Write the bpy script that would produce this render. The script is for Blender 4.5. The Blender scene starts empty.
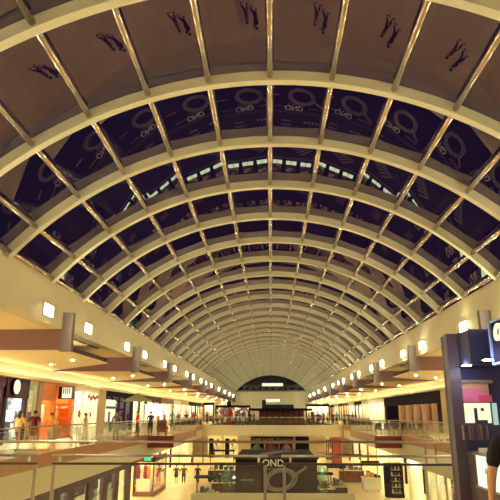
import bpy, bmesh, math, random
from mathutils import Vector, Matrix
random.seed(7)
PI = math.pi
S = bpy.context.scene
COL = S.collection

# ------------------------------------------------------------------ camera
PITCH, YAW, FPX, EYE = math.radians(15.83), math.radians(2.01), 575.0, 1.6
cam_data = bpy.data.cameras.new('camera')
cam_data.sensor_width = 36.0
cam_data.lens = 36.0 * FPX / 500.0
cam_data.clip_end = 600
cam = bpy.data.objects.new('camera', cam_data)
cam.location = (0, 0, EYE)
cam.rotation_euler = (PI / 2 + PITCH, 0, YAW)
COL.objects.link(cam)
S.camera = cam

def at(px, py, Y=None, X=None, Z=None):
    """point of the place seen at a photo pixel, on the plane Y=, X= or Z= const"""
    xc, yc = (px - 250) / FPX, (250 - py) / FPX
    up = yc * math.cos(PITCH) + math.sin(PITCH)
    fw = math.cos(PITCH) - yc * math.sin(PITCH)
    dx = xc * math.cos(YAW) - fw * math.sin(YAW)
    dy = fw * math.cos(YAW) + xc * math.sin(YAW)
    t = Y / dy if Y is not None else (X / dx if X is not None else (Z - EYE) / up)
    return Vector((dx * t, dy * t, EYE + up * t))

# ------------------------------------------------------------------ materials
def srgb(c):
    return tuple(((v / 255 + .055) / 1.055) ** 2.4 if v / 255 > .04045 else v / 255 / 12.92 for v in c) + (1,)

MATS = {}
def mat(name, col, rough=.6, metal=0, amt=.12, scale=6, spec=.5):
    if name in MATS: return MATS[name]
    m = bpy.data.materials.new(name); m.use_nodes = True
    nt = m.node_tree; b = nt.nodes['Principled BSDF']
    b.inputs['Roughness'].default_value = rough
    b.inputs['Metallic'].default_value = metal
    b.inputs['Specular IOR Level'].default_value = spec
    c = srgb(col)
    tc = nt.nodes.new('ShaderNodeTexCoord'); n = nt.nodes.new('ShaderNodeTexNoise')
    n.inputs['Scale'].default_value = scale; n.inputs['Detail'].default_value = 3
    nt.links.new(tc.outputs['Object'], n.inputs['Vector'])
    mx = nt.nodes.new('ShaderNodeMix'); mx.data_type = 'RGBA'
    mx.inputs[6].default_value = tuple(v * (1 - amt) for v in c[:3]) + (1,)
    mx.inputs[7].default_value = tuple(min(1, v * (1 + amt)) for v in c[:3]) + (1,)
    nt.links.new(n.outputs['Fac'], mx.inputs[0]); nt.links.new(mx.outputs[2], b.inputs['Base Color'])
    MATS[name] = m
    return m

def emit(name, col, strength):
    if name in MATS: return MATS[name]
    m = bpy.data.materials.new(name); m.use_nodes = True
    nt = m.node_tree; nt.nodes.clear()
    o = nt.nodes.new('ShaderNodeOutputMaterial'); e = nt.nodes.new('ShaderNodeEmission')
    e.inputs[0].default_value = srgb(col); e.inputs[1].default_value = strength
    nt.links.new(e.outputs[0], o.inputs[0])
    MATS[name] = m
    return m

def glass(name, ior, tint, rough=0.0, gcol=(1, 1, 1)):
    if name in MATS: return MATS[name]
    m = bpy.data.materials.new(name); m.use_nodes = True
    nt = m.node_tree; nt.nodes.clear()
    o = nt.nodes.new('ShaderNodeOutputMaterial'); mx = nt.nodes.new('ShaderNodeMixShader')
    lw = nt.nodes.new('ShaderNodeLayerWeight'); lw.inputs['Blend'].default_value = .5
    pw = nt.nodes.new('ShaderNodeMath'); pw.operation = 'POWER'; pw.inputs[1].default_value = 5.6
    f = nt.nodes.new('ShaderNodeMath'); f.operation = 'MULTIPLY_ADD'
    f0 = 2 * ((ior - 1) / (ior + 1)) ** 2
    nt.links.new(lw.outputs['Facing'], pw.inputs[0]); nt.links.new(pw.outputs[0], f.inputs[0])
    f.inputs[1].default_value = 1 - f0; f.inputs[2].default_value = f0
    t = nt.nodes.new('ShaderNodeBsdfTransparent'); t.inputs[0].default_value = tint + (1,)
    g = nt.nodes.new('ShaderNodeBsdfGlossy'); g.inputs['Roughness'].default_value = rough
    g.inputs[0].default_value = gcol + (1,)
    nt.links.new(f.outputs[0], mx.inputs[0]); nt.links.new(t.outputs[0], mx.inputs[1])
    nt.links.new(g.outputs[0], mx.inputs[2]); nt.links.new(mx.outputs[0], o.inputs[0])
    MATS[name] = m
    return m

def tile_mat(name, c1, c2, size, rough):
    m = bpy.data.materials.new(name); m.use_nodes = True
    nt = m.node_tree; b = nt.nodes['Principled BSDF']
    tc = nt.nodes.new('ShaderNodeTexCoord'); br = nt.nodes.new('ShaderNodeTexBrick')
    br.offset = 0; br.inputs['Color1'].default_value = srgb(c1); br.inputs['Color2'].default_value = srgb(c2)
    br.inputs['Mortar'].default_value = srgb([v * .8 for v in c1]); br.inputs['Scale'].default_value = 1
    br.inputs['Mortar Size'].default_value = .01
    br.inputs['Brick Width'].default_value = size; br.inputs['Row Height'].default_value = size
    nt.links.new(tc.outputs['Object'], br.inputs['Vector']); nt.links.new(br.outputs[0], b.inputs['Base Color'])
    b.inputs['Roughness'].default_value = rough
    MATS[name] = m
    return m

def goods_mat(name, cols, scale):
    """merchandise-like mosaic: cells of several flat colours"""
    m = bpy.data.materials.new(name); m.use_nodes = True
    nt = m.node_tree; b = nt.nodes['Principled BSDF']
    tc = nt.nodes.new('ShaderNodeTexCoord'); v = nt.nodes.new('ShaderNodeTexVoronoi')
    v.distance = 'CHEBYCHEV'; v.inputs['Scale'].default_value = scale
    r = nt.nodes.new('ShaderNodeValToRGB'); r.color_ramp.interpolation = 'CONSTANT'
    while len(r.color_ramp.elements) < len(cols): r.color_ramp.elements.new(1)
    for i, c in enumerate(cols):
        r.color_ramp.elements[i].position = i / len(cols); r.color_ramp.elements[i].color = srgb(c)
    sp = nt.nodes.new('ShaderNodeSeparateColor')
    nt.links.new(tc.outputs['Object'], v.inputs['Vector']); nt.links.new(v.outputs['Color'], sp.inputs[0])
    nt.links.new(sp.outputs[0], r.inputs[0]); nt.links.new(r.outputs[0], b.inputs['Base Color'])
    b.inputs['Roughness'].default_value = .5
    MATS[name] = m
    return m

RIB = mat('rib_paint', (222, 218, 196), .38, 0, .04, 3)
TUBE = mat('steel_tube', (205, 192, 180), .26, 1.0, .06, 5)
CREAM = mat('cream_plaster', (220, 208, 180), .7, 0, .04, 1.5)
CEIL = mat('ceiling_board', (240, 224, 178), .7, 0, .03, 1.5)
TAUPE = mat('taupe_board', (150, 118, 134), .7, 0, .05, 2)
CAPM = mat('grey_cap', (130, 116, 124), .6, 0, .05, 3)
SLOT = mat('dark_slot', (60, 38, 45), .7)
TERRA = mat('terracotta_stone', (176, 118, 84), .45, 0, .2, 3)
MAROON = mat('maroon_panel', (118, 38, 46), .45)
PURP = mat('purple_stone', (78, 54, 72), .7, spec=.2)
DARK = mat('dark_navy', (26, 16, 44), .85, spec=.15)
BLACK = mat('black_plastic', (18, 14, 22), .4)
BROWN = mat('brown_wood', (112, 62, 52), .5, 0, .25, 6)
REDB = mat('red_brown_wood', (92, 34, 40), .7, 0, .25, 5)
WHITE = mat('white_laminate', (238, 236, 222), .4, 0, .02)
ORANGE = mat('orange_panel', (240, 142, 62), .5, 0, .08)
METAL = mat('brushed_steel', (170, 160, 155), .3, .9, .05, 10)
DMETAL = mat('dark_steel', (85, 75, 85), .35, .8, .05, 10)
RED = mat('red_gloss', (150, 30, 44), .45)
PINK = mat('pink_board', (232, 120, 160), .5)
GREEN = mat('leaf_green', (90, 120, 70), .6)
SKIN = mat('skin', (214, 160, 130), .55, 0, .05)
KIOSKB = mat('kiosk_violet', (62, 56, 100), .6, 0, .08)
KIOSKP = mat('kiosk_plum', (92, 72, 86), .5, 0, .08)
ROOFGL = glass('vault_glass', 1.93, (.72, .7, .8), 0.0, (1, .86, .9))
RAILGL = glass('railing_glass', 1.42, (.93, .96, .93))
SHOPGL = glass('shop_glass', 1.35, (.96, .97, .95))
GRNGL = glass('green_glass', 1.6, (.55, .75, .62))
FLOOR_U = tile_mat('upper_floor_tile', (214, 190, 158), (224, 200, 168), 1.2, .22)
FLOOR_L = tile_mat('lower_floor_tile', (226, 200, 158), (234, 208, 168), 1.5, .28)
GOODS1 = goods_mat('goods_warm', [(230, 220, 190), (190, 60, 50), (240, 230, 210), (120, 70, 50), (235, 170, 120), (60, 40, 50)], 2.2)
GOODS2 = goods_mat('goods_cool', [(230, 235, 215), (60, 60, 80), (170, 190, 180), (240, 240, 220), (100, 90, 110)], 2.0)
GOODS3 = goods_mat('goods_dark', [(40, 26, 44), (110, 60, 56), (60, 40, 60), (200, 180, 150), (30, 24, 50)], 2.5)
L_WHITE = emit('light_white', (255, 246, 205), 10)
L_SHOP = emit('light_shop', (255, 240, 192), 13)
L_WARM = emit('light_warm', (255, 226, 160), 20)
L_ORANGE = emit('light_orange', (255, 196, 96), 20)
L_SQUARE = emit('light_square', (253, 246, 190), 135)
L_CEILFILL = emit('light_cove', (255, 236, 180), 8)
L_DOWN = emit('light_down', (255, 236, 175), 900)
L_LOWFILL = emit('light_down_lower', (255, 236, 170), 420)
L_SIGN = emit('light_sign', (255, 244, 205), 1.0)
L_COOL = emit('light_cool', (215, 245, 225), 12)

# ------------------------------------------------------------------ helpers
def tag(o, label=None, cat=None, group=None, kind=None):
    if label: o['label'] = label
    if cat: o['category'] = cat
    if group: o['group'] = group
    if kind: o['kind'] = kind
    return o

def empty(name, loc=(0, 0, 0), rz=0, label=None, cat=None, group=None, kind=None):
    o = bpy.data.objects.new(name, None); COL.objects.link(o)
    o.location = loc; o.rotation_euler = (0, 0, rz); o.empty_display_size = .2
    return tag(o, label, cat, group, kind)

class MB:
    def __init__(s): s.bm = bmesh.new()
    def box(s, x0, x1, y0, y1, z0, z1, bevel=0):
        m = Matrix.Translation(((x0 + x1) / 2, (y0 + y1) / 2, (z0 + z1) / 2)) @ Matrix.Diagonal((abs(x1 - x0), abs(y1 - y0), abs(z1 - z0), 1))
        r = bmesh.ops.create_cube(s.bm, size=1, matrix=m)
        if bevel:
            es = set(e for v in r['verts'] for e in v.link_edges)
            bmesh.ops.bevel(s.bm, geom=list(es), offset=bevel, segments=2, affect='EDGES')
        return s
    def tube(s, a, b, r, n=10, r2=None):
        a, b = Vector(a), Vector(b); d = b - a
        q = d.to_track_quat('Z', 'Y').to_matrix().to_4x4()
        m = Matrix.Translation((a + b) / 2) @ q
        bmesh.ops.create_cone(s.bm, cap_ends=True, segments=n, radius1=r, radius2=r if r2 is None else r2, depth=d.length, matrix=m)
        return s
    def ball(s, c, r, sc=(1, 1, 1), u=12, v=8):
        bmesh.ops.create_uvsphere(s.bm, u_segments=u, v_segments=v, radius=r, matrix=Matrix.Translation(c) @ Matrix.Diagonal(tuple(sc) + (1,)))
        return s
    def prism(s, pts, z0, z1):
        lo = [s.bm.verts.new((x, y, z0)) for x, y in pts]; hi = [s.bm.verts.new((x, y, z1)) for x, y in pts]
        s.bm.faces.new(lo[::-1]); s.bm.faces.new(hi)
        for i in range(len(pts)):
            j = (i + 1) % len(pts); s.bm.faces.new((lo[i], lo[j], hi[j], hi[i]))
        return s
    def poly(s, pts):
        s.bm.faces.new([s.bm.verts.new(p) for p in pts]); return s
    def lathe(s, prof, n=20, c=(0, 0)):
        rings = []
        for r, z in prof:
            rings.append([s.bm.verts.new((c[0] + r * math.cos(2 * PI * i / n), c[1] + r * math.sin(2 * PI * i / n), z)) for i in range(n)])
        for a, b in zip(rings, rings[1:]):
            for i in range(n): s.bm.faces.new((a[i], a[(i + 1) % n], b[(i + 1) % n], b[i]))
        s.bm.faces.new(rings[0][::-1]); s.bm.faces.new(rings[-1]); return s
    def mesh(s, name, m, smooth=False):
        me = bpy.data.meshes.new(name)
        bmesh.ops.recalc_face_normals(s.bm, faces=s.bm.faces)
        s.bm.to_mesh(me); s.bm.free()
        if m: me.materials.append(m)
        if smooth:
            for p in me.polygons: p.use_smooth = True
        return me
    def build(s, name, m, parent=None, label=None, cat=None, group=None, kind=None, smooth=False, loc=None):
        o = bpy.data.objects.new(name, s.mesh(name, m, smooth)); COL.objects.link(o)
        if parent: o.parent = parent
        if loc is not None: o.location = loc
        return tag(o, label, cat, group, kind)

def copy_tree(o, parent=None):
    c = o.copy(); COL.objects.link(c); c.parent = parent
    for ch in [k for k in o.children]: copy_tree(ch, c)
    return c

def struct(name, mb, m, parent=None): return mb.build(name, m, parent, kind=None if parent else 'structure')

def text(name, body, size, m, loc, rot, parent=None, ext=.01, align='CENTER', shear=0, offset=0):
    cu = bpy.data.curves.new(name, 'FONT'); cu.body = body; cu.size = size; cu.extrude = ext
    cu.align_x = align; cu.align_y = 'CENTER'; cu.shear = shear; cu.offset = offset
    t = bpy.data.objects.new('tmp', cu); COL.objects.link(t)
    dg = bpy.context.evaluated_depsgraph_get()
    me = bpy.data.meshes.new_from_object(t.evaluated_get(dg))
    COL.objects.unlink(t); bpy.data.objects.remove(t)
    me.materials.clear(); me.materials.append(m)
    o = bpy.data.objects.new(name, me); COL.objects.link(o); o.location = loc; o.rotation_euler = rot
    if parent: o.parent = parent
    return o

# ------------------------------------------------------------------ dimensions
CX = .17                 # centre line of the atrium
CV = .06                 # centre line of the vault
HW = 9.03                 # half width of the opening
CROWN = EYE + 9.3        # crown of the ribs
RAD = 12.0
CZ = CROWN - RAD
HALF = math.asin(HW / RAD)
SPRING = CZ + RAD * math.cos(HALF)
PITCHY = 4.035
RY = [10.56 + PITCHY * k for k in range(-4, 35)]
YEND = RY[-1] + .3
YB = -6.0
LOW = -5.2
XW = 14.0                # shop walls either side
CEILZ, DROPZ = 5.03, 4.17
FAR = 77.0               # far edge of the upper opening
NEAR = 11.25             # near edge

# ------------------------------------------------------------------ glass vault
vault = empty('ceiling', (0, 0, 0), label='long barrel vaulted glass roof on pale curved ribs over the mall', kind='structure')
def rib_mesh():
    mb = MB(); bm = mb.bm; n = 56
    prof = [(-.16, -.13), (-.16, .13), (-.12, .13), (-.12, .10), (.16, .10), (.16, -.10), (-.12, -.10), (-.12, -.13)]
    rings = []
    for i in range(n + 1):
        a = -HALF + 2 * HALF * i / n
        rings.append([bm.verts.new((CV + (RAD + r) * math.sin(a), y, CZ + (RAD + r) * math.cos(a))) for r, y in prof])
    k = len(prof)
    for a, b in zip(rings, rings[1:]):
        for j in range(k): bm.faces.new((a[j], a[(j + 1) % k], b[(j + 1) % k], b[j]))
    bm.faces.new(rings[0]); bm.faces.new(rings[-1][::-1])
    return mb.mesh('arch_rib', RIB)
rm = rib_mesh()
for y in RY:
    o = bpy.data.objects.new('arch_rib', rm); COL.objects.link(o); o.location = (0, y, 0); o.parent = vault
STEP = 1.774 / RAD
ANG = [k * STEP for k in range(-5, 6)]
NODES = [-HALF] + ANG + [HALF]
RT = RAD + .0
pm = MB().tube((0, 0, 0), (0, PITCHY - .2, 0), .085, 12).mesh('purlin', TUBE, True)
rest = MB()
for bi, (y0, y1) in enumerate(zip(RY, RY[1:])):
    for ai, a in enumerate(NODES):
        rr = RT if 0 < ai < len(NODES) - 1 else RT - .02
        aa = a if 0 < ai < len(NODES) - 1 else a * .985
        x, z = CV + rr * math.sin(aa), CZ + rr * math.cos(aa)
        if 3 <= bi < 10:
            o = bpy.data.objects.new('purlin', pm); COL.objects.link(o); o.location = (x, y0 + .1, z); o.parent = vault
        else:
            rest.tube((x, y0 + .1, z), (x, y1 - .1, z), .085, 8)
rest.build('purlin_row', TUBE, vault, kind='stuff', smooth=True)
RG = RAD + .19
for y0, y1 in zip(RY, RY[1:]):
    g = MB(); fr = MB()
    for a, b in zip(NODES, NODES[1:]):
        p = [(CV + RG * math.sin(t), CZ + RG * math.cos(t)) for t in (a, b)]
        g.poly([(p[0][0], y0, p[0][1]), (p[1][0], y0, p[1][1]), (p[1][0], y1, p[1][1]), (p[0][0], y1, p[0][1])])
    g.build('roof_glazing', ROOFGL, vault)

# fascia under the vault, both sides: sloped upper band and vertical lower band
XF = HW - .02
for s, nm in ((-1, 'left'), (1, 'right')):
    x = CX + s * XF
    mb = MB(); bm = mb.bm
    pr = [(x, CEILZ), (x, 5.73), (x + s * .12, 5.76), (x + s * .12, SPRING + .1), (x + s * .9, SPRING + .35), (x + s * .9, CEILZ)]
    a = [bm.verts.new((p[0], YB, p[1])) for p in pr]; b = [bm.verts.new((p[0], YEND, p[1])) for p in pr]
    for i in range(len(pr)):
        j = (i + 1) % len(pr); bm.faces.new((a[i], a[j], b[j], b[i]))
    bm.faces.new(a); bm.faces.new(b)
    w = mb.build('trim_1' if s < 0 else 'trim_2', CREAM, kind='structure')
    for y in [YB + 3.6 * k for k in range(1, 44)]:
        pass
    # side ceiling of the gallery
    struct('ceiling_' + nm, MB().box(x + s * .5, CX + s * (XW + 6), YB, YEND, CEILZ, CEILZ + .3), CEIL)
    # shop wall above the shopfronts (bulkhead) and wall behind everything
    struct('wall_' + nm, MB().box(CX + s * XW, CX + s * (XW + .25), YB, YEND, 3.5, CEILZ), CREAM)
    struct('wall_outer_' + nm, MB().box(CX + s * (XW + 5), CX + s * (XW + 5.2), YB, YEND, LOW - .2, CEILZ), CREAM)

# wall lights, end caps and dropped soffits
CAPS = [-1.75 + 12.95 * k for k in range(12)]
sq = MB().box(-.03, .03, -.42, .42, -.2, .2)
sqf = MB().box(-.02, .04, -.46, .46, -.24, .24)
sqm, sqfm = sq.mesh('lamp_face', L_SQUARE), sqf.mesh('lamp_frame', METAL)
place = ['nearest', 'second', 'third', 'fourth', 'fifth', 'sixth', 'seventh', 'eighth', 'ninth', 'tenth', 'eleventh', 'twelfth']
for s, nm in ((-1, 'left'), (1, 'right')):
    for i, y in enumerate(CAPS):
        for dy, w in ((-1.85, 'before'), (3.3, 'past')):
            if y + dy < YB + 1: continue
            x = CX + s * XF
            r = empty('wall_light', (x - s * .03, y + dy, 5.52), 0,
                      'square glowing light on the %s fascia, just %s the %s grey end cap' % (nm, w, place[i]), 'wall light', 'square fascia lights on the %s side' % nm)
            a = bpy.data.objects.new('lamp_face', sqm); COL.objects.link(a); a.parent = r; a.location = (-s * .03, 0, 0)
            b = bpy.data.objects.new('lamp_frame', sqfm); COL.objects.link(b); b.parent = r
        # dropped soffit
        X0 = CX + s * (XF - .08); f = lambda d: CX + s * (XF - .08 + d)
        r = empty('dropped_soffit', (0, 0, 0), 0, 'saw-tooth dropped soffit with grey end cap over the %s gallery, %s from camera' % (nm, place[i]), 'soffit', 'dropped soffits over the %s gallery' % nm)
        MB().box(f(-.36), f(.14), y - .04, y + .26, DROPZ - .06, 5.74).build('end_cap', CAPM, r)
        MB().box(f(.14), f(5.3), y, y + .12, DROPZ, CEILZ - .001).build('front_board', TAUPE, r)
        pl = [(f(.0), y + .27), (f(.15), y + .27), (f(.15), y + .12), (f(5.28), y + .12), (f(5.28), y + 12.7), (f(4.9), y + 12.2), (f(.0), y + 7.1)]
        if s > 0: pl = pl[::-1]
        MB().prism(pl, DROPZ, DROPZ + .04).build('panel', CEIL, r)
        e = MB()
        e.prism([(f(.03), y + .32), (f(5.2), y + .32), (f(5.2), y + 12.5), (f(4.9), y + 12.0), (f(.03), y + 6.95)][::1 if s < 0 else -1], DROPZ + .041, DROPZ + .26)
        e.build('panel_rim', SLOT, r)
        # ceiling slot air diffusers
        MB().box(f(.62), f(.78), y + 3.0, y + 5.2, CEILZ - .02, CEILZ - .002).build('air_slot', SLOT, r)
        MB().box(f(.62), f(.78), y + 5.6, y + 7.4, CEILZ - .02, CEILZ - .002).build('air_slot', SLOT, r)
        for (dx, dyy) in ((1.2, 4.9), (3.3, 7.6)):
            d = MB(); d.tube((f(dx), y + dyy, DROPZ - .012), (f(dx), y + dyy, DROPZ), 0.06, 12)
            d.build('downlight', L_DOWN, r)
        # added glowing strip on top of the soffit, brightening the recess above
        MB().box(f(1.2), f(1.35), y + .6, y + 6, DROPZ + .262, DROPZ + .30).build('cove_strip', L_CEILFILL, r)
    # added cornice and glowing strip above the shops, brightening the gallery ceiling
    x = CX + s * XW
    c = empty('cove_cornice', (0, 0, 0), 0, 'long cream cornice glowing upward above the %s upper shopfronts' % nm, 'cornice')
    MB().box(x, x - s * .45, YB, YEND - 2, 3.42, 3.5).box(x - s * .42, x - s * .45, YB, YEND - 2, 3.5, 3.6).build('shelf', CREAM, c)
    MB().box(x - s * .15, x - s * .3, YB, YEND - 2, 3.502, 3.54).build('light_strip', L_CEILFILL, c)

# ------------------------------------------------------------------ floors and slab edges
BUMP = (42.6, 55.5, 1.85)
# lower floor
struct('floor_lower', MB().box(-20, 20, YB, 111, LOW - .2, LOW), FLOOR_L)
# upper decks: one mesh
mb = MB()
mb.box(-20, 20, YB, NEAR, -.4, 0)
mb.box(-20, 20, FAR, YEND + 1, -.4, 0)
for s in (-1, 1):
    x0, x1 = CX + s * XF, s * 20
    mb.box(min(x0, x1), max(x0, x1), NEAR, FAR, -.4, 0)
    xb = CX + s * (XF - BUMP[2])
    mb.box(min(x0, xb), max(x0, xb), BUMP[0], BUMP[1], -.4, 0)
struct('floor', mb, FLOOR_U)
# lower ceiling (void above lower shops)
mb = MB()
for s in (-1, 1):
    x0, x1 = CX + s * (XF + .35), s * 20
    mb.box(min(x0, x1), max(x0, x1), NEAR, FAR, -1.38, -.42)
mb.box(-20, 20, FAR + .4, 112, -1.2, -.42)
struct('ceiling_lower', mb, CEIL)
k_ = 0
for s, nm in ((-1, 'left'), (1, 'right')):
    for i in range(10):  # lamps added to brighten the dark lower floor
        r = empty('ceiling_light', (CX + s * 11.2, 16 + 6.6 * i, -1.38), 0, 'round recessed ceiling light over the %s lower aisle, %s from the camera' % (nm, place[i]), 'ceiling light', 'lights over the %s lower aisle' % nm)
        MB().tube((0, 0, -.03), (0, 0, -.002), .22, 16).build('trim_ring', METAL, r); MB().tube((0, 0, -.05), (0, 0, -.031), .18, 16).build('lens', L_LOWFILL, r)
for i in range(12):  # more added lamps, brightening the lower level below the far deck
    r = empty('ceiling_light', (CX - 7.5 + 5 * (i % 4), 82 + 9 * (i // 4), -1.2), 0, 'round recessed ceiling light under the far deck, row %s, %s from the left' % (place[i // 4], place[i % 4]), 'ceiling light', 'lights under the far deck')
    MB().tube((0, 0, -.03), (0, 0, -.002), .22, 16).build('trim_ring', METAL, r); MB().tube((0, 0, -.05), (0, 0, -.031), .18, 16).build('lens', L_LOWFILL, r)
n = 3
for s, nm in ((-1, 'left'), (1, 'right')):
    x = CX + s * XF; xb = CX + s * (XF - BUMP[2])
    t = MB()
    t.box(x - s * .1, x - s * .002, NEAR, BUMP[0], -.4, .12)
    t.box(x - s * .1, x - s * .002, BUMP[1], FAR, -.4, .12)
    t.build('trim_%d' % n, TERRA, kind='structure'); n += 1
    t = MB(); t.box(x + s * .05, x + s * .34, NEAR, FAR, -1.4, -.42)
    t.build('trim_%d' % n, CREAM, kind='structure'); n += 1
    # bumped-out bay, maroon face to the camera, terracotta flank
    b = empty('balcony_bay', (0, 0, 0), 0, 'maroon-faced balcony bay jutting into the atrium from the %s gallery' % nm, 'balcony')
    MB().box(x - s * .1, xb - s * .1, BUMP[0] - .1, BUMP[0] - .002, -.75, .05).build('front_panel', MAROON, b)
    MB().box(xb - s * .1, xb - s * .002, BUMP[0], BUMP[1] + .1, -.45, .12).box(x - s * .1, xb, BUMP[1] + .002, BUMP[1] + .1, -.45, .12).build('side_panel', TERRA, b)
    MB().box(x - s * .02, xb, BUMP[0], BUMP[1], -.48, -.402).build('underside', CREAM, b)
t = MB(); t.box(CX - XF, CX + XF, FAR - .1, FAR - .002, -1.15, .12); t.build('trim_%d' % n, CREAM, kind='structure'); n += 1
t = MB(); t.box(CX - XF, CX + XF, NEAR + .002, NEAR + .1, -.6, .02); t.build('trim_%d' % n, CREAM, kind='structure'); n += 1

# ------------------------------------------------------------------ balustrades
def balustrade(name, pts, label, gap=2.6, base=.12):
    r = empty(name, (0, 0, 0), 0, label, 'railing')
    rail = MB(); gl = MB(); low = MB()
    for a, b in zip(pts, pts[1:]):
        a, b = Vector((a[0], a[1], 0)), Vector((b[0], b[1], 0)); L = (b - a).length; k = max(1, round(L / gap)); u = (b - a) / L
        rail.tube(a + Vector((0, 0, 1.1)), b + Vector((0, 0, 1.1)), .03, 8)
        low.tube(a + Vector((0, 0, .98)), b + Vector((0, 0, .98)), .012, 6)
        for i in range(k + 1):
            p = a + (b - a) * i / k
            MB().box(p.x - .02, p.x + .02, p.y - .02, p.y + .02, base, 1.08).build('post', METAL, r)
            if i < k:
                q = a + (b - a) * (i + 1) / k; p2 = p + u * .05; q2 = q - u * .05
                nrm = Vector((-u.y, u.x, 0)) * .006
                g = MB(); g.prism([(p2 + nrm).to_2d(), (q2 + nrm).to_2d(), (q2 - nrm).to_2d(), (p2 - nrm).to_2d()], base + .03, .95)
                g.build('glass_panel', RAILGL, r)
    rail.build('handrail', METAL, r, smooth=True); low.build('lower_rail', METAL, r)
    return r
for s, nm in ((-1, 'left'), (1, 'right')):
    xe = CX + s * (XF - .05); xb = CX + s * (XF - BUMP[2] - .05)
    balustrade('balustrade', [(xe, NEAR + .2), (xe, BUMP[0] - .05), (xb, BUMP[0] - .05), (xb, BUMP[1] + .05), (xe, BUMP[1] + .05), (xe, FAR - .2)],
               'long glass balustrade with steel handrail along the %s upper gallery' % nm, 3.0)
balustrade('balustrade', [(CX - XF + .1, FAR - .05), (CX + XF - .1, FAR - .05)], 'glass balustrade across the far end of the opening', 2.2)
# near balustrade
nb = empty('balustrade', (0, 10.9, 0), 0, 'foreground glass balustrade with three horizontal steel rails along the bottom of the picture', 'railing')
def nbt(name, z, r, m):
    MB().tube((-9, 0, z), (9, 0, z), r, 12).build(name, m, nb, smooth=True)
nbt('handrail', 1.10, .022, METAL)
for k in range(-2, 3):
    xc = .055 + 4.14 * k
    for d in (-.17, .17):
        MB().box(xc + d - .03, xc + d + .03, -.02, .02, 0, .70).build('post', METAL, nb)
        MB().box(xc + d * 1.65 - .02, xc + d * 1.65 + .02, -.05, -.03, .76, .84).build('bracket', WHITE, nb)
    MB().tube((xc + .12, 0, .86), (xc + 4.02, 0, .86), .022, 12).build('middle_rail', METAL, nb, smooth=True)
    MB().box(xc + .14, xc + 4.0, -.035, .035, .705, .745).build('glass_channel', DMETAL, nb)
    for d in (-.09, .09):
        MB().box(xc - 1.37 + d - .012, xc - 1.37 + d + .012, -.012, .012, .75, 1.09).build('stub_post', METAL, nb)
    MB().box(xc + .22, xc + 4.14 - .22, -.008, .008, .04, .70).build('glass_panel', RAILGL, nb)
    MB().box(xc - .12, xc + .12, -.008, .008, .04, .70).build('glass_panel', RAILGL, nb)

# ------------------------------------------------------------------ shopfront builder
def shop(s, X, y0, y1, z0, h, frame, back, light, label, inset=2.6, hw=.5, jamb=.25, goods=None, glassy=True, divs=0, headz=None, name='shopfront', cat='shopfront', floor_gap=.0):
    """shopfront on the plane x = X (s = side), opening inward to the mall"""
    r = empty(name, (X, y0, z0), 0, label, cat)
    def bx(mb, a, b, c, d, e, f): return mb.box(min(s * a, s * b), max(s * a, s * b), c, d, e, f)
    L = y1 - y0
    fr = MB(); bx(fr, 0, .2, 0, jamb, 0, h); bx(fr, 0, .2, L - jamb, L, 0, h); bx(fr, -.06, .2, 0, L, h - hw, h)
    for k in range(1, divs + 1):
        yy = jamb + (L - 2 * jamb) * k / (divs + 1); bx(fr, 0, .16, yy - .07, yy + .07, 0, h - hw)
    fr.build('frame', frame, r)
    it = MB(); bx(it, inset, inset + .08, .02, L - .02, 0.01, h); bx(it, .2, inset, .02, .1, .01, h); bx(it, .2, inset, L - .1, L - .02, .01, h); bx(it, .2, inset, .02, L - .02, h - .08, h)
    it.build('interior', back, r)
    lp = MB(); bx(lp, .5, inset - .5, .5, L - .5, h - .13, h - .085); lp.build('light_panel', light, r)
    if glassy:
        g = MB(); bx(g, .08, .1, jamb, L - jamb, .02, h - hw); g.build('window_glass', SHOPGL, r)
    if goods:
        k = max(1, int(L / 2.4)); w = (L - .8) / k
        for i in range(k):
            gz = random.choice([1.2, 1.5, 1.9])
            q = MB(); a = .4 + i * w + .2; b = .4 + (i + 1) * w - .2
            for zz in [j * .45 for j in range(int(gz / .45) + 1)]: bx(q, inset - .55, inset - .05, a, b, .1 + zz, .14 + zz)
            bx(q, inset - .5, inset - .45, a, a + .05, 0.01, gz); bx(q, inset - .5, inset - .45, b - .05, b, 0.01, gz)
            sh_ = q.build('shelf', WHITE, r)
            q = MB()
            for zz in [j * .45 for j in range(int(gz / .45))]:
                yy = a + .05
                while yy < b - .25:
                    ww = random.uniform(.12, .3); bx(q, inset - .5, inset - .1, yy, yy + ww, .14 + zz, .14 + zz + random.uniform(.15, .34)); yy += ww + .05
            q.build('merchandise', goods, sh_, kind='stuff')
    return r

def yx(px, X, py=425): return at(px, py, X=X).y
XL, XR = CX - XW, CX + XW
cols = [(PURP, WHITE, L_SHOP, GOODS2), (CREAM, WHITE, L_WHITE, GOODS1), (BROWN, CREAM, L_WARM, GOODS1), (DARK, WHITE, L_SHOP, GOODS3), (WHITE, WHITE, L_SHOP, GOODS2)]
names = ['plum', 'cream', 'brown timber', 'dark navy', 'white']

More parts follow.
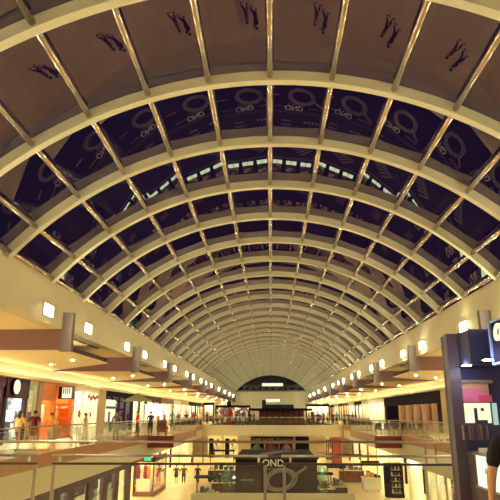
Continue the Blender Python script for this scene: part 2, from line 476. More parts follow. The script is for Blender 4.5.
# ---- upper left
yA0, yA1, yC0, yC1, yD1, yE0, yE1 = 30.4, yx(25, XL), yx(39, XL), yx(71, XL), yx(97, XL), yx(103, XL), yx(131, XL)
shop(-1, XL, -5, 8, 0, 3.42, CREAM, WHITE, L_SHOP, 'cream shopfront on the left upper gallery, nearest the camera', goods=GOODS1)
shop(-1, XL, 8.2, 19.5, 0, 3.42, BROWN, CREAM, L_WARM, 'brown timber shopfront on the left upper gallery out of the frame', goods=GOODS1)
shop(-1, XL, 19.7, 30.2, 0, 3.42, PURP, WHITE, L_SHOP, 'plum shopfront on the left upper gallery before the oval sign', goods=GOODS2)
a = shop(-1, XL, yA0, yA1, 0, 3.42, PURP, GOODS2, emit('light_cool2', (215, 235, 235), 30), 'plum stone shopfront with a white doorway and oval sign, far left upstairs', hw=1.05, jamb=.35, inset=2.2)
os_ = empty('oval_sign', (XL + .02, yx(13, XL, 386), 2.95), 0, 'glowing white oval sign on a dark backing above the plum doorway', 'sign')
MB().tube((.06, 0, 0), (.2, 0, 0), .47, 28).build('backing', DARK, os_)
MB().tube((.2, 0, 0), (.24, 0, 0), .38, 28).build('face', L_SIGN, os_)
shop(-1, XL, yA1 + .05, yC0 - .75, 0, 3.42, CREAM, GOODS2, L_SHOP, 'narrow glazed display window between the plum and the orange shops', jamb=.1, hw=.2, inset=2, goods=GOODS2)
MB().box(XL - .3, XL + .1, yC0 - .7, yC0 - .1, 0, 3.42).build('pillar', mat('tan_stone', (170, 140, 110), .5), label='tan stone pillar left of the orange shop upstairs', cat='pillar')
ym = yx(52, XL)
c1 = shop(-1, XL, yC0, ym, 0, 3.42, ORANGE, ORANGE, L_ORANGE, 'bright orange shopfront with an open glazed front upstairs on the left', hw=1.1, jamb=.15, goods=GOODS1)
c2 = shop(-1, XL, ym + .02, yC1, 0, 3.42, ORANGE, mat('amber_wall', (255, 150, 30), .5), L_ORANGE, 'amber lit booth front next to the orange shop, under a black box sign', hw=.3, jamb=.35, inset=1.2)
MB().box(-.9, -.3, .8, 2.6, .02, .9).build('counter', ORANGE, c2)
MB().ball((-.6, 1.7, 1.0), .38, (1, 1.1, .7)).build('dome_display', WHITE, c2, smooth=True)
bs = empty('box_sign', (XL + .6, yx(66, XL + .6, 391), 2.85), 0, 'black box sign with a white lit face projecting over the amber booth', 'sign')
MB().box(-.4, .5, -.22, .22, -.38, .38).build('box', BLACK, bs)
MB().box(-.15, .47, -.26, -.225, -.33, .33).build('face', L_SIGN, bs)
for i in range(4): MB().box(-.08 + .13 * i, -.03 + .13 * i, -.28, -.262, -.05, .3).build('mark', BLACK, bs)
d_ = shop(-1, XL, yC1 + .1, yD1, 0, 3.42, WHITE, WHITE, L_WHITE, 'bright white shopfront with small red emblems upstairs on the left', hw=.35, jamb=.3, goods=GOODS2, divs=2)
def emblem(r, y, z, sz, m, nm='emblem'):
    e = MB()
    for k in range(5):
        a_ = 2 * PI * k / 5; e.tube((.075, y + math.cos(a_) * sz * .5, z + math.sin(a_) * sz * .5), (.095, y + math.cos(a_) * sz * .5, z + math.sin(a_) * sz * .5), sz * .34, 10)
    return e.build(nm, m, r)
emblem(d_, 1.2, 1.55, .34, RED); emblem(d_, 3.9, 1.5, .22, RED)
e = MB()
for k in range(9): e.tube((.1, 3.0 + .3 * k, 2.75 + .12 * math.sin(k * 1.9)), (.12, 3.0 + .3 * k, 2.75 + .12 * math.sin(k * 1.9)), .17 - .01 * (k % 3), 8)
e.build('floral_sign', mat('dusty_red', (150, 60, 60), .5), d_)
MB().box(XL - .3, XL + .12, yD1 + .1, yE0 - .1, 0, 3.42).build('pillar', mat('buff_stone', (200, 175, 135), .5), label='wide buff stone pillar between the white and the dark shops upstairs left', cat='pillar')
e_ = shop(-1, XL, yE0, yE1, 0, 3.42, DARK, DARK, L_COOL, 'dark navy shopfront with one bright white window upstairs on the left', hw=.45, jamb=.3, divs=3, goods=GOODS3)
MB().box(-.02, .05, .5, 3.4, .9, 2.7).build('lit_window', L_SIGN, e_)
MB().box(.05, .1, .45, 3.45, 1.95, 2.15).build('window_band', BLACK, e_)
MB().box(.05, .1, 1.1, 1.6, .9, 1.7).build('window_figure', TAUPE, e_)
y = yE1 + .3; i = 0
while y < YEND - 9:
    k = (i * 2 + 3) % 5; f, b, l, g = cols[k]; L = 6.5 + (i % 3) * 1.6
    shop(-1, XL, y, y + L, 0, 3.42, f, b, l, '%s shopfront upstairs left, %s one beyond the shop with the white window' % (names[k], place[i]), hw=.6, goods=g, divs=1)
    y += L + .3; i += 1
# ---- upper right
yG0, yG1 = yx(443, XR, 410), yx(385, XR, 410)
y = -5; i = 0
for L, k in ((13, 1), (12, 4), (13, 2), (yG0 - 1.8 - 33.9, 1)):
    f, b, l, g = cols[k]
    shop(1, XR, y, y + L - .2, 0, 3.42, f, b, l, '%s shopfront upstairs right behind the near booth, %s along' % (names[k], place[i]), hw=.6, goods=g); y += L; i += 1
MB().box(XR - .15, XR + .3, yG0 - 1.5, yG0 - .15, 0, 3.42).build('pillar', mat('buff_stone', (200, 175, 135), .5), label='buff stone pillar beside the dark shop upstairs on the right', cat='pillar')
g_ = shop(1, XR, yG0, yG1, 0, 3.42, DARK, DARK, emit('light_fin', (255, 214, 170), 2.5), 'wide dark navy shopfront with tall beige fins upstairs on the right', hw=1.0, jamb=1.6, inset=3, glassy=False)
for k in range(5):
    yy = 3.2 + k * 3.4
    MB().tube((.35, yy, 0.02), (.35, yy, 2.40), .42, 14).build('fin_column', mat('fin_beige', (205, 165, 135), .6), g_, smooth=False)
MB().box(.9, 1.0, 1.8, 17, .02, 2.7).build('back_panel', mat('fin_back', (70, 48, 56), .8), g_)
y = yG1 + .3; i = 0
for L, k in ((12, 4), (6, 1), (8, 3), (7, 4), (8, 2), (8, 0), (8, 1), (8, 3)):
    if y + L > YEND - 5: break
    f, b, l, g = cols[k]
    shop(1, XR, y, y + L, 0, 3.42, f, b, l, '%s shopfront upstairs right, %s one beyond the dark finned shop' % (names[k], place[i]), hw=.5, goods=g, divs=2 if i < 2 else 1); y += L + .3; i += 1

# ------------------------------------------------------------------ far end
struct('wall_back', MB().box(-20, 20, YEND + .4, YEND + .7, 0, SPRING + .05), CREAM)
struct('wall_front', MB().box(-20, 20, YB - .3, YB, LOW, CROWN + .5), CREAM)
wl = empty('window_1', (0, YEND, 0), label='dark lunette window closing the far end of the vault', kind='structure')
mb = MB()
pts = [(CX + RAD * 1.0 * math.sin(-HALF + 2 * HALF * i / 30), 0, CZ + RAD * math.cos(-HALF + 2 * HALF * i / 30)) for i in range(31)]
mb.poly(pts); mb.build('lunette_glass', mat('night_glass', (26, 18, 44), .2), wl)
mb = MB()
for z in (SPRING + .15, SPRING + 1.1, SPRING + 1.5): mb.tube((CX - 8.6 + (z - SPRING) * 1.1, -.3, z), (CX + 8.6 - (z - SPRING) * 1.1, -.3, z), .09, 8)
for k in range(-9, 9): mb.tube((CX + k * .8, -.3, SPRING + .15), (CX + k * .8 + .4 * (1 if k % 2 else -1), -.3, SPRING + 1.1), .05, 6)
mb.build('truss', METAL, wl)
p0, p1 = at(262, 383.2, Y=YEND - .5), at(283, 386, Y=YEND - .5)
MB().box(p0.x, p1.x, YEND - .6, YEND - .45, p1.z, p0.z).build('light_bar', L_SIGN, label='long glowing white light bar in the dark lunette at the far end', cat='sign')

MB().box(CX - 8.6, CX + 8.6, 79, 148, .002, .012).build('floor_carpet', mat('plum_carpet', (52, 30, 46), .95, spec=.1), kind='structure')  # dark sheet added to dim the reflections in the far vault panes
# central restaurant kiosk on the far deck
ky = 92.0
kp0, kp1 = at(259, 410, Y=ky), at(304, 424, Y=ky)
kk = empty('bar_pavilion', (0, ky, 0), 0, 'dark red-brown bar pavilion with wide navy roof in the middle of the far deck', 'pavilion')
zt = at(280, 410, Y=ky).z
MB().box(kp0.x, kp1.x, 0, 6, 0.01, zt).build('counter_wall', REDB, kk)
w_ = kp1.x - kp0.x
for i in range(9): MB().box(kp0.x + w_ * i / 8.5, kp0.x + w_ * i / 8.5 + .12, -.08, -.001, 0.02, zt).build('batten', BROWN, kk)
MB().box(kp0.x + .5, kp1.x - 1.5, .1, 5.5, zt + .002, at(280, 404.5, Y=ky).z).build('roof_block', BLACK, kk)
MB().box(at(250, 410, Y=ky).x, at(312, 410, Y=ky).x, -1, 7, zt - .1, zt + .25).build('roof', DARK, kk)
MB().box(at(262, 410, Y=ky).x, at(266, 410, Y=ky).x, .2, .8, zt + .3, at(262, 400, Y=ky).z).build('post', BLACK, kk)
q0, q1 = at(266, 399, Y=ky + 8), at(280, 402, Y=ky + 8)
MB().box(q0.x, q1.x, 8, 8.2, q1.z, q0.z).build('sign', L_SIGN, kk)
MB().box(q0.x + .2, q0.x + .3, 8, 8.1, 0.01, q1.z).box(q1.x - .3, q1.x - .2, 8, 8.1, .01, q1.z).build('sign_post', METAL, kk)
for i in range(7): MB().box(kp0.x + .3 + i, kp0.x + .9 + i, -.7, -.3, .9, .98).build('counter_top', WHITE, kk)

# fronts at the back of the far deck
def far_front(px0, px1, Y, h, fr, bk, lt, label, goods=None, z0=0.0):
    a, b = at(px0, 420, Y=Y).x, at(px1, 420, Y=Y).x
    r = empty('shopfront', (a, Y, z0), 0, label, 'shopfront'); L = b - a
    f = MB(); f.box(0, .25, 0, .2, 0, h).box(L - .25, L, 0, .2, 0, h).box(0, L, -.1, .2, h - .5, h)
    k = max(1, int(L / 2.5))
    for i in range(1, k): f.box(L * i / k - .05, L * i / k + .05, 0, .15, 0, h - .5)
    f.build('frame', fr, r)
    MB().box(0.02, L - .02, 2.5, 2.6, 0.01, h).box(.02, .1, .2, 2.5, .01, h).box(L - .1, L - .02, .2, 2.5, .01, h).box(.02, L - .02, .2, 2.5, h - .08, h).build('interior', bk, r)
    MB().box(.4, L - .4, .6, 2.2, h - .14, h - .085).build('light_panel', lt, r)
    if goods:
        q = MB(); x = .4
        while x < L - .8:
            ww = random.uniform(.3, .8); q.box(x, x + ww, 1.6, 2.3, 0.02, random.uniform(.8, 2.0)); x += ww + .25
        q.build('merchandise', goods, r, kind='stuff')
    return r
L_FAR = emit('light_far', (255, 240, 200), 9)
far_front(203, 214, 118, 3.6, DARK, WHITE, L_FAR, 'lit shopfront across the left of the far deck, under a dark sign band', GOODS3)
far_front(215, 250, 128, 3.2, DARK, GOODS3, L_FAR, 'low dark shopfront behind the tall red figure on the far deck', GOODS2)
far_front(306, 330, 126, 3.4, DARK, WHITE, L_FAR, 'lit shopfront with dark band right of the bar pavilion', GOODS3)

# tall red figure on the far deck
rp = at(229, 420, Y=82)
rf = empty('statue', (rp.x, 82, 0), 0, 'tall red robed figure with a dark head standing by the far balustrade', 'statue')
MB().lathe([(.36, .01), (.4, .5), (.34, 1.1), (.38, 1.7), (.34, 2.1), (.14, 2.35)], 16).build('robe', RED, rf, smooth=True)
MB().ball((0, 0, 2.6), .3, (1, 1, 1.15)).tube((0, 0, 2.3), (0, 0, 2.5), .15).build('head', DARK, rf, smooth=True)
MB().lathe([(.42, 2.78), (.3, 2.9), (.28, 3.15), (.05, 3.2)], 14).build('hat', BLACK, rf)
for s_ in (-1, 1): MB().tube((s_ * .28, 0, 2.05), (s_ * .5, -.1, 1.3), .12, 10, .09).build('arm', RED, rf, smooth=True)

# ------------------------------------------------------------------ lower level
# left dark shopfront under the gallery
XLL = CX - XF - .35
def lower_front(s, X, y0, y1, label, frame, windows, zt=-1.4):
    r = empty('shopfront', (X, 0, LOW), 0, label, 'shopfront'); h = zt - LOW
    def bx(mb, a, b, c, d, e, f): return mb.box(min(s * a, s * b), max(s * a, s * b), c, d, e, f)
    fr = MB(); bx(fr, -.12, .15, y0, y1, h - .35, h - .005); bx(fr, -.05, .1, y0, y1, 0, .3); yy = y0
    for (a, b, m) in windows:
        bx(fr, 0, .2, yy, a, 0.3, h - .35); yy = b
    bx(fr, 0, .2, yy, y1, .3, h - .35)
    fr.build('frame', frame, r)
    for (a, b, m) in windows:
        w = MB(); bx(w, 1.0, 1.1, a, b, .3, h - .4); wo = w.build('window_display', m, r)
        q = MB(); bx(q, .95, .99, a + .1, b - .1, h - 1.2, h - .6)
        for j in range(3): q.tube((s * .6, (a + b) / 2 + (j - 1) * .4, .3), (s * .6, (a + b) / 2 + (j - 1) * .4, 1.2 + .3 * j), .13, 8)
        q.build('display_stand', DARK if m != BLUE else WHITE, r)
        l = MB(); bx(l, .25, .9, a + .1, b - .1, h - .42, h - .37); l.build('light_panel', L_SHOP if m != BLUE else L_WHITE2, r)
        g = MB(); bx(g, .05, .07, a, b, .3, h - .35); g.build('window_glass', SHOPGL, r)
    return r
BLUE = mat('deep_blue_display', (26, 14, 78), .5)
L_WHITE2 = emit('light_dim', (200, 200, 255), .6)
yl = lambda px: yx(px, XLL, 480)
lower_front(-1, XLL, NEAR + .5, yl(131), 'dark plum lower shopfront with narrow white windows and one deep blue window, bottom left',
            PURP, [(14, 17, WHITE), (18.5, 22, WHITE), (yl(62), yl(70), WHITE), (yl(76), yl(90), BLUE), (yl(93.5), yl(103.5), WHITE), (yl(108), yl(115), GOODS2), (yl(119), yl(127), GOODS2)])
XRR = CX + XF + .35
yr = lambda px: yx(px, XRR, 480)
rr_ = lower_front(1, XRR, NEAR + .5, yr(425), 'cream lower shopfront with bright windows beyond the near booth, bottom right',
            CREAM, [(14, 18, WHITE), (20, 24, GOODS1), (yr(455), yr(447), GOODS1), (yr(445), yr(437), WHITE), (yr(436), yr(428), GOODS1)])
for i in range(4): MB().box(-.2, -.13, yr(436) + i * .42, yr(436) + i * .42 + .3, .9, 1.25 + .15 * (i % 2)).build('sign_mark', BLACK, rr_)
# generic lower shops recessed behind
for s, nm, ys in ((-1, 'left', yl(131) + .5), (1, 'right', yr(425) + .5)):
    y = ys; i = 0
    while y < 100:
        k = (i * 3 + (1 if s < 0 else 2)) % 5; f, b, l, g = cols[k]; L = 7.5
        shop(s, CX + s * 13.2, y, y + L, LOW, 3.8, f, b, l, '%s lower shopfront along the %s aisle, %s past the near lower shop' % (names[k], nm, place[i]), hw=.6, goods=g, inset=3)
        y += L + .25; i += 1
struct('wall_lower_back', MB().box(-20, 20, 110.5, 110.8, LOW, -1.2), CREAM)
for s, nm in ((-1, 'left'), (1, 'right')):
    struct('wall_lower_' + nm, MB().box(CX + s * 13.2, CX + s * 13.4, (yl(131) if s < 0 else yr(425)) + .5, 100, LOW + 3.81, -.43 - .96), CREAM)

# corner display shop, lower left
cy = 52.0
ca, cb = at(132, 497, Y=cy).x, at(153, 497, Y=cy).x
cs = empty('display_booth', (ca, cy, LOW), 0, 'lit corner display booth with red and white goods on the lower floor, left', 'booth'); w = cb - ca
MB().box(0, w, 0, 6, 0.01, .35).build('plinth', BROWN, cs)
MB().box(0, .12, 0, 6, .35, 3.1).box(w - .1, w, 0, .12, .35, 3.1).box(w - .1, w, 5.88, 6, .35, 3.1).box(0, w, 0, .15, 2.75, 3.15).box(w - .12, w, 0, 6, 2.75, 3.15).build('frame', REDB, cs)
MB().box(.2, w - .15, 5.6, 5.8, .35, 2.9).box(.13, .2, .2, 5.8, .35, 2.9).build('back_panel', GOODS1, cs)
MB().box(.3, w - .3, .4, 5.6, 2.9, 2.95).build('light_panel', L_SHOP, cs)
MB().box(.2, w * .8, .3, 1.1, .36, 1.35).build('white_counter', WHITE, cs)
for i, c in enumerate((RED, WHITE, RED, ORANGE, WHITE)):
    MB().lathe([(.1, 1.36), (.2, 1.5), (.12, 1.9), (.2, 2.3), (.06, 2.5)], 10, (.3 + i * w * .17, .7)).build('dressed_form', c, cs, smooth=True)
MB().box(w - .04, w - .03, .15, 5.85, .4, 2.74).build('window_glass', SHOPGL, cs)

# dark product tower, lower right
tp, tq = at(387, 496, Y=52), at(405, 496, Y=52)
tw = empty('display_tower', (tp.x, 52, LOW), 0, 'tall dark product display tower on the lower floor, right', 'display'); w = tq.x - tp.x
MB().box(0, w, 0, 1.0, 0.01, .3).box(0, .3 * w, .1, 1, .3, 2.55).box(w * .9, w, .1, 1, .3, 2.55).box(0, w, 0, 1, 2.55, 2.7).box(.3 * w, .9 * w, .8, 1, .3, 2.55).build('tower_frame', DARK, tw)
for i in range(5): MB().box(.32 * w, .88 * w, .1, .8, .32 + .45 * i, .36 + .45 * i).build('shelf', METAL, tw)
for i in range(5):
    for j in range(3): MB().tube((.4 * w + j * .2 * w, .4, .37 + .45 * i), (.4 * w + j * .2 * w, .4, .62 + .45 * i), .07, 8).build('bottle', [WHITE, TAUPE, GOODS2][(i + j) % 3], tw)
cp = at(415, 490, Y=50)
MB().tube((0, 0, 0.01), (0, 0, 3.79), .45, 20).box(-.55, .55, -.55, .55, .01, .2).build('column', WHITE, label='round white column beside the dark display tower downstairs', cat='column', loc=(cp.x, 50, LOW), smooth=False)

# home shop under the far deck with its sign
hy = 80.0
GREY_L = mat('sign_grey', (200, 190, 185), .6)
h0, h1 = at(250, 440, Y=hy), at(309, 440, Y=hy)
hs = empty('shopfront', (h0.x, hy, LOW), 0, 'shop under the far deck with a dark sign reading COME HOME TO STYLE', 'shopfront'); w = h1.x - h0.x
za, zb, zc = [at(270, p, Y=hy).z - LOW for p in (436.8, 443.4, 452)]
MB().box(0, w, .3, .5, 0.01, 3.9).box(0, w * .73, .05, .31, zb, za).build('facade', CREAM, hs)
MB().box(.1, w * .74, -.1, .05, zb, za).build('sign_board', DARK, hs)
text('sign_lettering', 'COME HOME TO STYLE', .54, GREY_L, (w * .37, -.13, (za + zb) / 2), (PI / 2, 0, 0), hs, .01)
for i in range(3):
    x0 = .1 + i * w * .245
    MB().box(x0, x0 + w * .22, .1, .29, zc, zb - .05).build('display_window', [DARK, REDB, PURP][i], hs)
    q = MB(); q.lathe([(.5, zc + .02), (.7, zc + .4), (.3, zc + .9), (.06, zc + 1.1)], 10, (x0 + w * .11, -.3)); q.build('window_ornament', [GREEN, BROWN, TAUPE][i], hs, smooth=True)
MB().box(w * .77, w, .05, .29, zc, za + .02).build('dark_window', DARK, hs)
MB().box(0, w, -.75, .0, zc - .15, zc).build('ledge', WHITE, hs)
# red shop
r0, r1 = at(326, 450, Y=84), at(341, 450, Y=84)
rs = empty('shopfront', (r0.x, 84, LOW), 0, 'narrow shopfront with red curtain panels below the far deck, right', 'shopfront'); w = r1.x - r0.x
MB().box(0, w, .8, 1, .01, 3.9).build('facade', CREAM, rs)
for i in range(6): MB().tube((w * (.5 + .1 * i), .5, .02), (w * (.5 + .1 * i), .5, 3.6), .16, 10).build('curtain', MAROON, rs)
for i in range(3): MB().box(w * (.02 + .14 * i), w * (.02 + .14 * i) + .2, .4, .79, .6, 3.5).build('panel', GOODS3, rs)
for i, px in enumerate((214, 230)):
    p = at(px, 450, Y=96); w = 2.2
    r = empty('shopfront', (p.x - 1, 96, LOW), 0, ['pale lower shopfront far left of the passage', 'lower shopfront with dark doorway left of the sign shop'][i], 'shopfront')
    MB().box(0, w, .2, .3, .01, 3.8).build('facade', WHITE, r); MB().box(.2, .9, .1, .19, .01, 2.9).build('doorway', DARK, r); MB().box(1.2, 2.0, .1, .19, .9, 2.8).build('window', GOODS2, r)
MB().box(-.26, .26, -.05, .05, -.13, .13).build('exit_sign', emit('exit_green', (70, 220, 140), 1.1), label='small green glowing exit sign below the left balcony bay', cat='sign', loc=tuple(at(147.5, 458.8, Y=48)))

# advertising pavilion in the middle of the lower floor
ay = 38.5
a0, a1, a2, a3 = at(235.5, 457.5, Y=ay), at(317, 457.5, Y=ay), at(235.5, 492, Y=ay), None
ad = empty('advert_pavilion', (a0.x, ay, LOW), 0, 'large dark advertising pavilion printed with a jewelled ring, centre of the lower floor', 'pavilion')
W = a1.x - a0.x; T = a0.z - LOW; D = 8.6
AD = mat('advert_dark', (34, 24, 50), .8, 0, .25, .4, .2); ADL = mat('advert_print', (140, 128, 140), .5, 0, .2, 3); ADW = mat('advert_white', (250, 248, 244), .5)
MB().box(0, W, 0, D, 0.01, T).build('walls', AD, ad)
MB().box(-.1, W + .1, -.12, 0, T - .1, T + .08).build('top_bar', DMETAL, ad)
# ring drawing, as raised print on the face and on the roof
def ring(c, R, u, v, nrm, nm):
    mb = MB(); c, u, v, nrm = map(Vector, (c, u, v, nrm))
    P = lambda a, r, sx=1, sy=.62: c + u * math.cos(a) * r * sx + v * math.sin(a) * r * sy
    for r in (R, R * .8):
        for i in range(28):
            a, b = 2 * PI * i / 28, 2 * PI * (i + 1) / 28; mb.tube(P(a, r), P(b, r), .075, 5)
    for i in range(16):
        a = PI * .05 + PI * 1.0 * i / 15; mb.ball(P(a, R * .9) + nrm * .01, R * .12, (1, 1, 1), 8, 5)
    for i in range(7):
        q = c + u * R * (.9 + .13 * i) + v * R * (.1 + .05 * i); mb.ball(q, R * .09, (1, 1, 1), 8, 5)
    return mb.build(nm, ADL, ad)
zc_ = at(275, 480, Y=ay).z - LOW
ring((W * .55, -.02, zc_), 1.0, (.98, 0, .2), (-.2, 0, .98), (0, -1, 0), 'ring_print')
mb = MB()
for k in range(15):
    t = k / 14; cx = W * .36 + 1.9 * t ** 2.2; cy = 1.3 + 5.2 * t ** .8; a = 1.0 * t ** 2
    wv = .42 + .5 * t
    u = Vector((math.cos(-a * .9), math.sin(-a * .9), 0)); v_ = Vector((-u.y, u.x, 0))
    c = Vector((cx, cy, T + .012))
    MB().prism([(c + u * du * wv * .8 + v_ * dv * .12).to_2d() for du, dv in ((-1, -1), (1, -1), (1, 1), (-1, 1))], T + .001, T + .02).build('gem_print', mat('advert_print_dim', (112, 96, 112), .5, 0, .5, 7), ad)
mb = MB()
mb.prism([(W * .05, 7.9), (W * .1, 8.3), (W * .95, 8.2), (W * .9, 7.7)], T + .001, T + .015)
mb.build('swoosh_print', mat('advert_print_faint', (70, 56, 78), .6), ad)
text('advert_lettering', 'OND', .58, ADW, (at(273, 463.5, Y=ay).x - a0.x, -.04, at(273, 463.3, Y=ay).z - LOW), (PI / 2, 0, 0), ad, .01, offset=.012)
for k, px in enumerate((248, 251, 254.5, 258, 261.5, 292, 295, 298, 301, 304, 307)):
    p = at(px, 464.5, Y=ay); MB().box(p.x - a0.x - .05, p.x - a0.x + .05, -.03, 0, p.z - LOW - .07, p.z - LOW + .09).build('print_mark', ADL, ad)
for k in range(9):
    p = at(266 + k * 2, 469, Y=ay); MB().box(p.x - a0.x - .035, p.x - a0.x + .035, -.03, 0, p.z - LOW - .06, p.z - LOW + .06).build('print_mark', ADL, ad)
p = at(241, 480, Y=ay); MB().box(p.x - a0.x, p.x - a0.x + .8, -.03, 0, p.z - LOW - .04, p.z - LOW + .05).build('print_mark', ADL, ad)
for k in range(6): MB().box(W * .62 + k * .3, W * .62 + k * .3 + .2, 1.2, 1.5, T, T + .02).build('print_mark', ADL, ad)
for sx, lb in ((-.45, 'left'), (W + .3, 'right')):
    r = empty('glass_column', (a0.x + sx, ay - .1, LOW), 0, 'green glass column standing at the %s edge of the advertising pavilion' % lb, 'column')
    MB().tube((0, 0, .02), (0, 0, T - .5), .28, 16).build('shaft', GRNGL, r, smooth=True)
    MB().tube((0, 0, 0.01), (0, 0, .5), .3, 16).build('base', METAL, r); MB().ball((0, 0, 1.2), .22).build('lamp', L_COOL, r)
lp0, lp1 = at(191.5, 493, Y=36), at(354, 493, Y=36)
MB().box(lp0.x, lp1.x, 35.8, 36.2, LOW + .005, lp0.z, .03).build('parapet', CREAM, label='low cream parapet wall in front of the advertising pavilion', cat='wall')

# low dark block added behind the pavilion to darken what the vault panes mirror
ib = empty('counter_island', (CX, 48.6, LOW), 0, 'long low dark island of sales counters with glowing lids behind the advertising pavilion', 'counter')
IT = 1.45
MB().box(-3.7, 3.7, 0, 28, 0.01, IT).build('island_body', DARK, ib)
for k in range(5):
    for j in range(2):
        a = -3.5 + 1.45 * k + .55 * j
        MB().box(a, a + .5, 3.2 + .3 * (k % 2), 5.1, IT, IT + .04).build('glowing_lid', emit('lid_glow', (214, 245, 190), 2.8), ib)  # added glow, mirrored by the vault panes as lit windows
for k in range(5):
    for j in range(4):
        MB().box(-3.6 + 1.5 * k, -2.6 + 1.5 * k, 5.4 + 5 * j, 8.4 + 5 * j - .8 * ((k + j) % 3), IT, IT + .05).build('counter_lid', [GOODS3, DARK, GOODS3, PURP][(k * 2 + j) % 4], ib)
# retail carts
def cart(px, py, Y, w, h, top, m, goods, label):
    p = at(px, py, Y=Y)
    r = empty('retail_cart', (p.x, Y, LOW), 0, label, 'retail cart')
    MB().box(-w / 2, w / 2, 0, 1.4, .12, h, .02).build('body', m, r)
    MB().box(-w / 2 - .06, w / 2 + .06, -.06, 1.46, h, h + .06).build('counter_top', WHITE, r)
    for sx in (-1, 1): MB().tube((sx * (w / 2 - .1), 1.3, h + .06), (sx * (w / 2 - .1), 1.3, top), .04, 8).build('post', DMETAL, r)
    MB().box(-w / 2, w / 2, .4, 1.45, top, top + .12).build('canopy', DARK, r)
    for sx in (-1, 1):
        for yy in (.15, 1.25): MB().tube((sx * (w / 2 - .25) - .04, yy, .06), (sx * (w / 2 - .25) + .04, yy, .06), .06, 10).build('wheel', BLACK, r)
    for k in range(5):
        hh = .2 + .12 * ((k * 7) % 4); MB().box(-w / 2 + .1 + k * w / 5.2, -w / 2 + .1 + k * w / 5.2 + w / 7, .2, .9, h + .062, h + .06 + hh).build('merchandise', goods, r)
    return r
cart(206, 485, 40.5, 1.7, 1.5, 2.6, BLACK, GOODS2, 'black retail cart with pale boxes beside the walkers downstairs')
cart(224, 485, 44.5, 1.8, 1.9, 3.1, REDB, GOODS3, 'red-brown retail cart left of the advertising pavilion')
cart(325, 485, 43, 1.3, 1.7, 2.6, BROWN, GOODS1, 'brown retail cart right of the advertising pavilion')
cart(338, 485, 46, 1.4, 1.5, 2.8, BLACK, GOODS2, 'black and white retail cart, second right of the advertising pavilion')
cart(221, 465, 62, 2.6, 1.2, 3.0, BLACK, GOODS3, 'dark retail cart further behind the red-brown one downstairs')
cart(352, 470, 62, 2.4, 1.2, 2.6, BROWN, GOODS2, 'low brown retail cart in the right lower aisle')
cart(372, 470, 56, 1.6, 1.1, 2.4, WHITE, GOODS1, 'white retail cart near the right lower shops')

# ------------------------------------------------------------------ near booth on the right
bo = empty('perfume_booth', (0, 0, 0), 0, 'dark violet sales booth with lit showcase at the right edge of the picture', 'booth')
BX, BY = 2.1, 7.0
MB().box(BX, 5.2, BY, BY + .2, .01, 2.5).build('back_wall', KIOSKB, bo)
MB().box(BX - .03, BX + .1, BY - .12, BY - .001, .01, 2.5).build('pillar', KIOSKP, bo)
MB().box(BX + .101, 5.2, BY - .5, BY - .002, 2.12, 2.5).build('canopy_back', KIOSKB, bo)
MB().box(2.42, 5.2, 2.2, BY - .502, 2.12, 2.5).build('canopy', KIOSKB, bo)
for (x, y) in ((at(466.5, 367, Z=2.1).x, at(466.5, 367, Z=2.1).y), (at(488, 361.5, Z=2.1).x, at(488, 361.5, Z=2.1).y), (2.75, 5.2), (2.75, 4.0)):
    MB().tube((x, y, 2.112), (x, y, 2.119), .05, 16).build('spotlight', emit('spot_face', (215, 235, 255), 70), bo)
sg = MB().box(2.28, 2.4, 2.4, 6.02, 2.09, 2.49).build('sign_board', DARK, bo)
MB().box(2.26, 2.41, 6.02, 6.05, 2.07, 2.5).box(2.265, 2.4, 2.4, 6.02, 2.065, 2.089).box(2.265, 2.4, 2.4, 6.02, 2.491, 2.51).build('sign_rim', mat('blue_rim', (120, 140, 200), .3, .5), bo)
text('sign_letter', 'Ca', .21, L_SIGN, (2.268, 5.93, 2.37), (PI / 2, 0, -PI / 2), bo, .012, 'LEFT', .25, .012)
# wall display
def wb(px0, px1, py0, py1, y0, y1, nm, m):
    a, b = at(px0, py0, Y=y0), at(px1, py1, Y=y0)
    return MB().box(a.x, b.x, y0, y1, b.z, a.z).build(nm, m, bo)
wb(458, 493, 380, 383, 6.93, 6.999, 'display_frame', METAL)
wb(461, 490, 383, 402, 6.95, 6.999, 'product_shelf', mat('buff', (205, 150, 120), .5))
wb(461.5, 484, 389, 401.5, 6.93, 6.949, 'pink_poster', PINK); wb(479, 492.5, 395, 402, 6.9, 6.929, 'pink_box', mat('hot_pink', (225, 80, 110), .5))
wb(462, 492, 403, 423, 6.93, 6.999, 'light_box', L_SIGN)
wb(493, 499, 403, 425, 6.95, 6.999, 'side_light', emit('side_glow', (190, 230, 205), .7))
wb(474, 478.5, 408, 423, 6.915, 6.929, 'poster_figure', mat('slate', (50, 60, 80), .5)); wb(478, 488, 420, 423, 6.915, 6.929, 'poster_figure', mat('slate', (50, 60, 80), .5)); wb(481, 484, 408, 411, 6.915, 6.929, 'poster_mark', mat('slate', (50, 60, 80), .5))
for i in range(9): wb(463 + i * 3, 465.2 + i * 3, 425, 440, 6.7 + .01 * (i % 3), 6.76, 'perfume_bottle', [TAUPE, BROWN, METAL][i % 3])
MB().box(2.19, 5.0, 6.66, 6.999, .02, 1.19).build('back_counter', KIOSKP, bo)
MB().box(2.19, 2.85, 5.38, 6.655, .02, .84).build('counter_base', KIOSKP, bo)
MB().box(2.2, 2.85, 5.38, 6.65, .842, 1.17).build('lit_showcase', emit('showcase_glow', (225, 250, 205), 1.25), bo)
MB().box(2.175, 2.87, 5.36, 6.66, 1.171, 1.2).box(2.18, 2.2, 5.36, 6.66, .842, .86).build('showcase_trim', METAL, bo)
for i in range(4): MB().box(2.192, 2.199, 6.35 - i * .22, 6.38 - i * .22 + .03 * (i % 2), 1.0, 1.05).build('showcase_mark', mat('teal', (110, 170, 150), .5), bo)
